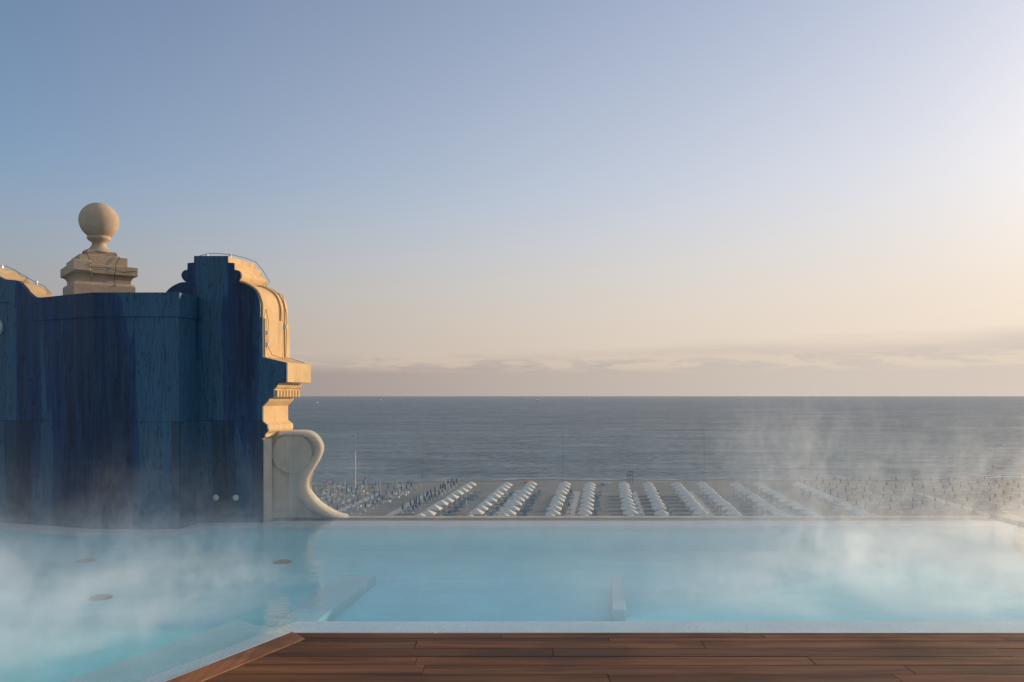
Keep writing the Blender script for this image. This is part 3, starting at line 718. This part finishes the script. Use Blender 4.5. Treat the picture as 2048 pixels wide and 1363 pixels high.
def sect(name, pts, e0=E1, ev=E2, m_=STONE, bv=.006):
    bm = bmesh.new(); add_prism(bm, [q+e0 for q in face(pts)], ev); o = obj(name, bm, m_, gab)
    if bv: bevel(o, bv, 2)
    return o
sect('attic', att_r+curve+body_r+[(318, 712.4), (318, 640), (324, 636)]+mir(att_r[2:]+curve), bv=.004)
sect('cornice', [(525.6, 712.6)]+cor+[(330, 762.8), (330, 712.6)])
sect('frieze', [(330, 763)]+fri+[(330, 793)], bv=.003)
sect('capital', [(330, 793.2)]+capc+[(330, 875.2)], bv=.003)
sect('pier', [(330, 875.4), (524.6, 875.4), (524.6, 1060), (330, 1060)], ev=EXT*.33, m_=PALE, bv=.01)  # paler than the gable stone, standing in for weaker sunlight on the pier
# dentils along the right cheek
bm = bmesh.new()
for i in range(8):
    s = .07+.118*i; b0 = P(547.2, 778.5, D0)+EXT*s; b1 = P(547.2, 792, D0)+EXT*s
    nn = Vector((.974, -.225, 0))*.028; e = EXT*.072
    add_prism(bm, [b0-nn, b0+nn, b1+nn, b1-nn], e)
obj('dentil_band', bm, STONE, gab)
# ribs on the big curve and panel frame
cn = Vector((.974, -.225, 0))
def strip(pts2, s0, s1, thick):
    bm = bmesh.new(); a = [P(x, y, D0) for x, y in pts2]; outp = []
    for i, p_ in enumerate(a):
        t_ = (a[min(i+1, len(a)-1)]-a[max(i-1, 0)]).normalized(); n_ = Vector((-t_.z, 0, t_.x))
        if n_.x+n_.z < 0: n_ = -n_
        outp.append(p_+n_*thick)
    inn = [p_ for p_ in a]
    add_prism(bm, [q+EXT*s0 for q in inn]+[q+EXT*s0 for q in outp[::-1]], EXT*(s1-s0)); return bm
for s0, s1 in ((.045, .16), (.74, .84), (.90, 1.0)):
    obj('moulding_rib', strip(curve[2:], s0, s1, .022), STONE, gab, smooth=False)
for s0, s1 in ((.046, .13), (.82, .999)):
    obj('moulding_rib', strip([(525.2, 637), (525.6, 711)], s0, s1, .014), STONE, gab)
# lightning cable with clips
def cab(pts, par, r=.0038):
    bm = bmesh.new(); add_tube(bm, pts, r, 5); obj('cable', bm, WIRE, par)
cz = Vector((0, 0, .03))
top0 = P(388.1, 512.2, D0); top1 = P(456.1, 512.2, D0)
cab([top0+EXT*.15+cz*.4, top0.lerp(top1, .25)+EXT*.15+cz*1.6, top0.lerp(top1, .6)+EXT*.15+cz*1.6, top1+EXT*.15+cz, top1+EXT*.6+cz*1.3, top1+EXT*.98+cz, P(469, 526.6, D0)+EXT*1.02+cz*.4, P(481.5, 550, D0)+EXT*.98+cn*.03, P(484, 565, D0)+EXT*.86+cz*.8, P(512.5, 585.6, D0)+EXT*.86+Vector((.045, 0, .03)), P(520.7, 618, D0)+EXT*.86+cn*.05, P(525.4, 640, D0)+EXT*.84+cn*.03, P(525.6, 709, D0)+EXT*.8+cn*.03, P(573, 723.7, D0)+EXT*.7+cz*.5], gab)
cab([P(520, 618, D0)+EXT*.14+cn*.03, P(525.2, 640, D0)+EXT*.12+cn*.035, P(525.6, 690, D0)+EXT*.11+cn*.03, P(526, 707, D0)+EXT*.25+cn*.03, P(540, 716.0, D0)+EXT*.5+cz*.6], gab)
for q in (top0.lerp(top1, .22)+EXT*.15, top0.lerp(top1, .92)+EXT*.15, P(525.4, 668, D0)+EXT*.11+cn*.01, P(525.4, 690, D0)+EXT*.11+cn*.01, P(525.4, 650, D0)+EXT*.84+cn*.01):
    bm = bmesh.new(); add_box(bm, q.x-.012, q.x+.022, q.y-.012, q.y+.012, q.z-.005, q.z+.045); obj('cable_clip', bm, WHITE, gab)

# two round lights on the blue face
for x, lab in ((432, 'white round wall light on the blue gable, farther from the sunlit side'), (472, 'white round wall light on the blue gable, closer to the sunlit side')):
    p = P(x, 994, D0); t = tag(empty('wall_light', p), lab, 'wall light', 'round lights low on the blue gable')
    for nm, m_, prof in (('bezel', STEEL, ((0, .038), (-.012, .038), (-.014, .030))), ('lens', LENS, ((-.002, .0295), (-.017, .0295), (-.022, .018)))):
        bm = bmesh.new(); rg = [[bm.verts.new(p+Vector((r_*math.cos(a), dy_, r_*math.sin(a)))) for a in [2*math.pi*k/20 for k in range(20)]] for dy_, r_ in prof]
        for a, b_ in zip(rg, rg[1:]):
            for k in range(20): bm.faces.new((a[k], a[(k+1) % 20], b_[(k+1) % 20], b_[k]))
        bm.faces.new(rg[0]); bm.faces.new(rg[-1]); obj(nm, bm, m_, t)

# ------------------------------------------------------------------ scroll buttress
DS = 10.50
scr = tag(empty('stone_scroll', (-2.8, 10.7, 0)), 'cream stone scroll with round shading built as disc leaning on the gable behind the glass', 'scroll')
rim = spline([(560, 861), (600, 860), (623, 862), (638, 871), (647, 885), (648, 899), (641, 917), (631, 934), (622, 950), (619, 965), (622, 980), (631, 994), (645, 1008), (662, 1020), (680, 1029), (700, 1034.5)], 5)
inr = spline([(560, 872), (590, 871), (612, 875), (624, 885), (628, 898), (624, 914), (614, 927), (600, 939), (590, 955), (586, 972), (590, 990), (600, 1004), (616, 1018), (640, 1031), (660, 1036)], 5)
bm = bmesh.new(); add_prism(bm, face([(540, 861)]+rim+[(700, 1042), (540, 1042)], DS), (-.095, .36, 0)); bevel(obj('scroll_body', bm, PALE, scr), .05, 3)
# rounded rim band following the S curve
bm = bmesh.new(); n = len(rim); rings = []
for i in range(n):
    j = i/(n-1)*(len(inr)-1); k = int(min(j, len(inr)-2)); f_ = j-k
    b2 = (inr[k][0]*(1-f_)+inr[k+1][0]*f_, inr[k][1]*(1-f_)+inr[k+1][1]*f_)
    A = P(rim[i][0]-1, rim[i][1]+.6, DS); B_ = P(b2[0], b2[1], DS); c_ = (A+B_)/2; u = (A-B_)/2
    rings.append([bm.verts.new(c_+u*math.cos(a)+Vector((0, -1, 0))*(.085*math.sin(a))+Vector((0, .012, 0))) for a in [math.pi*q/10 for q in range(11)]])
for a, b_ in zip(rings, rings[1:]):
    for k in range(10): bm.faces.new((a[k], a[k+1], b_[k+1], b_[k]))
bm.faces.new(rings[0]); bm.faces.new(rings[-1][::-1])
obj('rim', bm, PALE, scr, smooth=True)
bm = bmesh.new(); c_ = P(585, 906, DS); rg = []  # shallow disc shaped to stand in for round shading in the curl
for dy_, r_ in ((.0, .27), (-.03, .268), (-.045, .25), (-.04, .22), (-.045, .20), (-.065, .15), (-.075, .08), (-.078, .01)):
    rg.append([bm.verts.new(c_+Vector((r_*math.cos(a), dy_, r_*math.sin(a)))) for a in [2*math.pi*k/40 for k in range(40)]])
for a, b_ in zip(rg, rg[1:]):
    for k in range(40): bm.faces.new((a[k], a[(k+1) % 40], b_[(k+1) % 40], b_[k]))
bm.faces.new(rg[0]); bm.faces.new(rg[-1]); obj('shading_disc', bm, PALE, scr, smooth=True)
bm = bmesh.new()
rp = [P(x, y, DS+.2)+Vector((.012, 0, 0)) for x, y in rim[38:50]]
add_tube(bm, rp, .011, 6); obj('cable', bm, STONE, scr)

# ------------------------------------------------------------------ ball finial on stepped plinth
DF = 10.55; k_ = DF/F; fx = (198-CXP)*k_
def fz(y): return CZ+(HY-y)*k_
fin = tag(empty('ball_finial', (fx, DF, fz(600))), 'stone ball on a stepped square plinth above the blue wall', 'finial')
bm = bmesh.new(); bmesh.ops.create_uvsphere(bm, u_segments=48, v_segments=32, radius=36.5*k_)
for v in bm.verts: v.co += Vector((fx, DF, fz(443)))
obj('ball', bm, GREY, fin, smooth=True)
bm = bmesh.new(); add_lathe(bm, [(r_*k_, fz(y)) for r_, y in [(30, 509), (29, 505.5), (24, 502.5), (18, 499), (14, 494), (12.5, 489), (13.5, 485.5), (17, 484), (17.5, 482.5), (20, 481.5), (21.8, 478.5), (21.5, 475), (19, 472.5), (14, 471)]], fx, DF, 40)
o = obj('neck', bm, GREY, fin, smooth=True)
bm = bmesh.new(); sq = math.sqrt(2)/2
pl = [(110, 640), (110, 577), (107, 573.5), (100, 572), (97, 571), (97, 564), (102, 559), (109, 556.5), (113, 555.5), (117, 555), (117, 538), (88, 537), (86, 536), (86, 518.5), (55, 517.5), (54, 516.5), (54, 507), (50, 506)]
add_lathe(bm, [(s_*sq*k_, fz(y)) for s_, y in pl], fx, DF, 4, R(45+39)); bevel(obj('plinth', bm, GREY, fin), .008, 2)
bm = bmesh.new(); rt = Vector((math.cos(R(39)), math.sin(R(39)), 0)); fn = Vector((math.sin(R(39)), -math.cos(R(39)), 0)); o_ = Vector((fx, DF, 0))
def pf(u, v, y): return o_+rt*(u*k_)+fn*(v*k_)+Vector((0, 0, fz(y)))
add_prism(bm, [pf(-58, 0, 553), pf(-26, 0, 553), pf(-26, 0, 532), pf(-58, 0, 532)], fn*(63*k_)); bevel(obj('corner_block', bm, GREY, fin), .012, 2)
cab([pf(-27, 26, 509), pf(-30, 44.5, 519), pf(-28, 60, 531), pf(-26, 64, 540), pf(-26, 61, 552), pf(-24, 55, 572)], fin, .004)
cab([pf(24, 26, 510), pf(28, 44.5, 519), pf(20, 45, 534), pf(18, 60, 540), pf(16, 60, 554), pf(17, 50, 566), pf(18, 56, 578)], fin, .004)
cab([pf(-28, 64, 545), pf(0, 60.5, 543), pf(30, 60, 549), pf(55, 60, 545)], fin, .003)

# ------------------------------------------------------------------ second stone gable end behind the left wall
rg_ = tag(empty('stone_ornament', (-7.0, 11.8, 0)), 'sunlit cream stone humps with cables behind the curved top of the blue wall', 'stone ornament')
DR = 12.0; EV = Vector((-.75, -1.05, 0))
h1 = spline([(-70, 536), (-10, 536.5), (8, 537.5), (22, 540), (36, 546), (46, 553), (54, 556), (58, 561), (57, 567), (50, 570)], 4)
h2 = spline([(50, 569.5), (66, 568.5), (78, 570), (90, 576), (98, 582), (103.5, 589), (105.5, 598)], 4)
bm = bmesh.new(); add_prism(bm, face([(-70, 640)]+h1+[(48, 640)], DR), EV); obj('upper_hump', bm, STONE, rg_)
bm = bmesh.new(); add_prism(bm, face([(30, 640), (30, 569.5)]+h2+[(106, 640)], DR+.02), EV); obj('lower_hump', bm, STONE, rg_)
for hp in (h1, h2):
    bm = bmesh.new(); a = [P(x, y, DR) for x, y in hp]; add_tube(bm, [q+EV*.32+Vector((.012, 0, .014)) for q in a], .012, 5); obj('joint', bm, GREY, rg_)
cab([P(-5, 531, DR), P(8, 531, DR), P(30, 541, DR), P(52, 554, DR), P(72, 565.5, DR), P(88, 573, DR), P(103, 588, DR)], rg_, .004)
cab([P(x, y, DR)+EV*.55+Vector((.01, 0, .03)) for x, y in h1[6:]], rg_, .004)
for x, y in ((4, 536), (73, 568.5)):
    q = P(x, y, DR); bm = bmesh.new(); add_box(bm, q.x-.015, q.x+.015, q.y-.015, q.y+.015, q.z-.01, q.z+.045); obj('cable_clip', bm, WHITE, rg_)

# ------------------------------------------------------------------ steam over the pool
bm = bmesh.new(); add_box(bm, -7.2, 8.0, 2.8, 10.30, .015, 2.1)
m_ = bpy.data.materials.new('steam'); m_.use_nodes = True; nt = m_.node_tree; nt.nodes.clear(); g = G(nt)
v = g.obj(); x, y, z = g.sep(v)
L_ = g.sm(x, -1.2, -3.4); R_ = g.sm(x, -0.3, 4.0)
sdist = g.m('SUBTRACT', g.m('MULTIPLY', g.m('ADD', x, 1.6), -.903), g.m('MULTIPLY', g.m('SUBTRACT', y, 5.34), -.43))
over = g.m('MAXIMUM', g.sm(y, 5.1, 5.9), g.sm(sdist, 0.0, 0.7))
wn = g.n('ShaderNodeTexNoise'); g.lk(g.map(v, (1.5, 1.5, 1.3)), wn.inputs['Vector']); wn.inputs['Scale'].default_value = 1.0; wn.inputs['Detail'].default_value = 2
ws = g.n('ShaderNodeVectorMath', operation='SCALE'); g.lk(wn.outputs['Color'], ws.inputs[0]); ws.inputs['Scale'].default_value = 0.75
wv = g.n('ShaderNodeVectorMath', operation='ADD'); g.lk(v, wv.inputs[0]); g.lk(ws.outputs[0], wv.inputs[1])
nl_ = g.noise(g.map(wv.outputs[0], (1.8, 1.5, 1.6)), 1.0, 5, 0.62)
nr_ = g.noise(g.map(wv.outputs[0], (3.4, 2.6, 2.1), (3, 1, 0)), 1.0, 3, 0.55)
np_ = g.noise(g.map(v, (1.0, .8, .35), (9, 4, 0), (0, R(15), 0)), 1.0, 2, 0.5)
fil = g.m('POWER', g.m('SUBTRACT', 1.0, g.m('ABSOLUTE', g.m('SUBTRACT', g.m('MULTIPLY', nr_, 2.0), 1.0)), clamp=True), 13.0)   # curling filaments
patch = g.sm(np_, 0.45, 0.62)
low = g.m('MULTIPLY', g.m('POWER', 2.718, g.m('MULTIPLY', z, -9.0)), g.sm(nl_, 0.44, 0.58))
near = g.sm(y, 8.6, 5.6, 0.10, 1.0)                 # the bank thins out towards the far rim
low = g.m('MULTIPLY', low, near)
hh = g.m('ADD', 0.27, g.m('MULTIPLY', R_, 0.50))
wis = g.m('MULTIPLY', g.m('ADD', fil, g.sm(nl_, 0.5, 0.7, 0, 0.25)), g.m('POWER', 2.718, g.m('MULTIPLY', g.m('DIVIDE', z, hh), -1.0)))
wis = g.m('MULTIPLY', g.m('MULTIPLY', wis, patch), g.sm(z, 2.0, 1.0))
d_ = g.m('ADD', g.m('MULTIPLY', L_, g.m('ADD', g.m('MULTIPLY', low, 1.9), g.m('MULTIPLY', wis, 1.6))), g.m('MULTIPLY', R_, g.m('ADD', g.m('MULTIPLY', low, .70), g.m('MULTIPLY', wis, 1.0))))
veil = g.m('MULTIPLY', g.m('POWER', 2.718, g.m('MULTIPLY', z, -11.0)), g.m('MULTIPLY', g.sm(nl_, 0.25, 0.7, .35, 1.0), g.m('MULTIPLY', g.sm(y, 9.6, 5.8, 0.25, 1.0), g.m('ADD', .25, g.m('ADD', g.m('MULTIPLY', R_, .95), g.m('MULTIPLY', L_, .40))))))
d_ = g.m('MULTIPLY', g.m('ADD', d_, veil), over)
vs_ = g.n('ShaderNodeVolumePrincipled'); vs_.inputs['Color'].default_value = (.955, .98, 1.0, 1); vs_.inputs['Anisotropy'].default_value = .34
g.lk(d_, vs_.inputs['Density']); o_ = g.n('ShaderNodeOutputMaterial'); nt.links.new(vs_.outputs[0], o_.inputs[1])
tag(obj('steam', bm, m_), 'white steam drifting low over the pool', 'steam', kind='stuff')
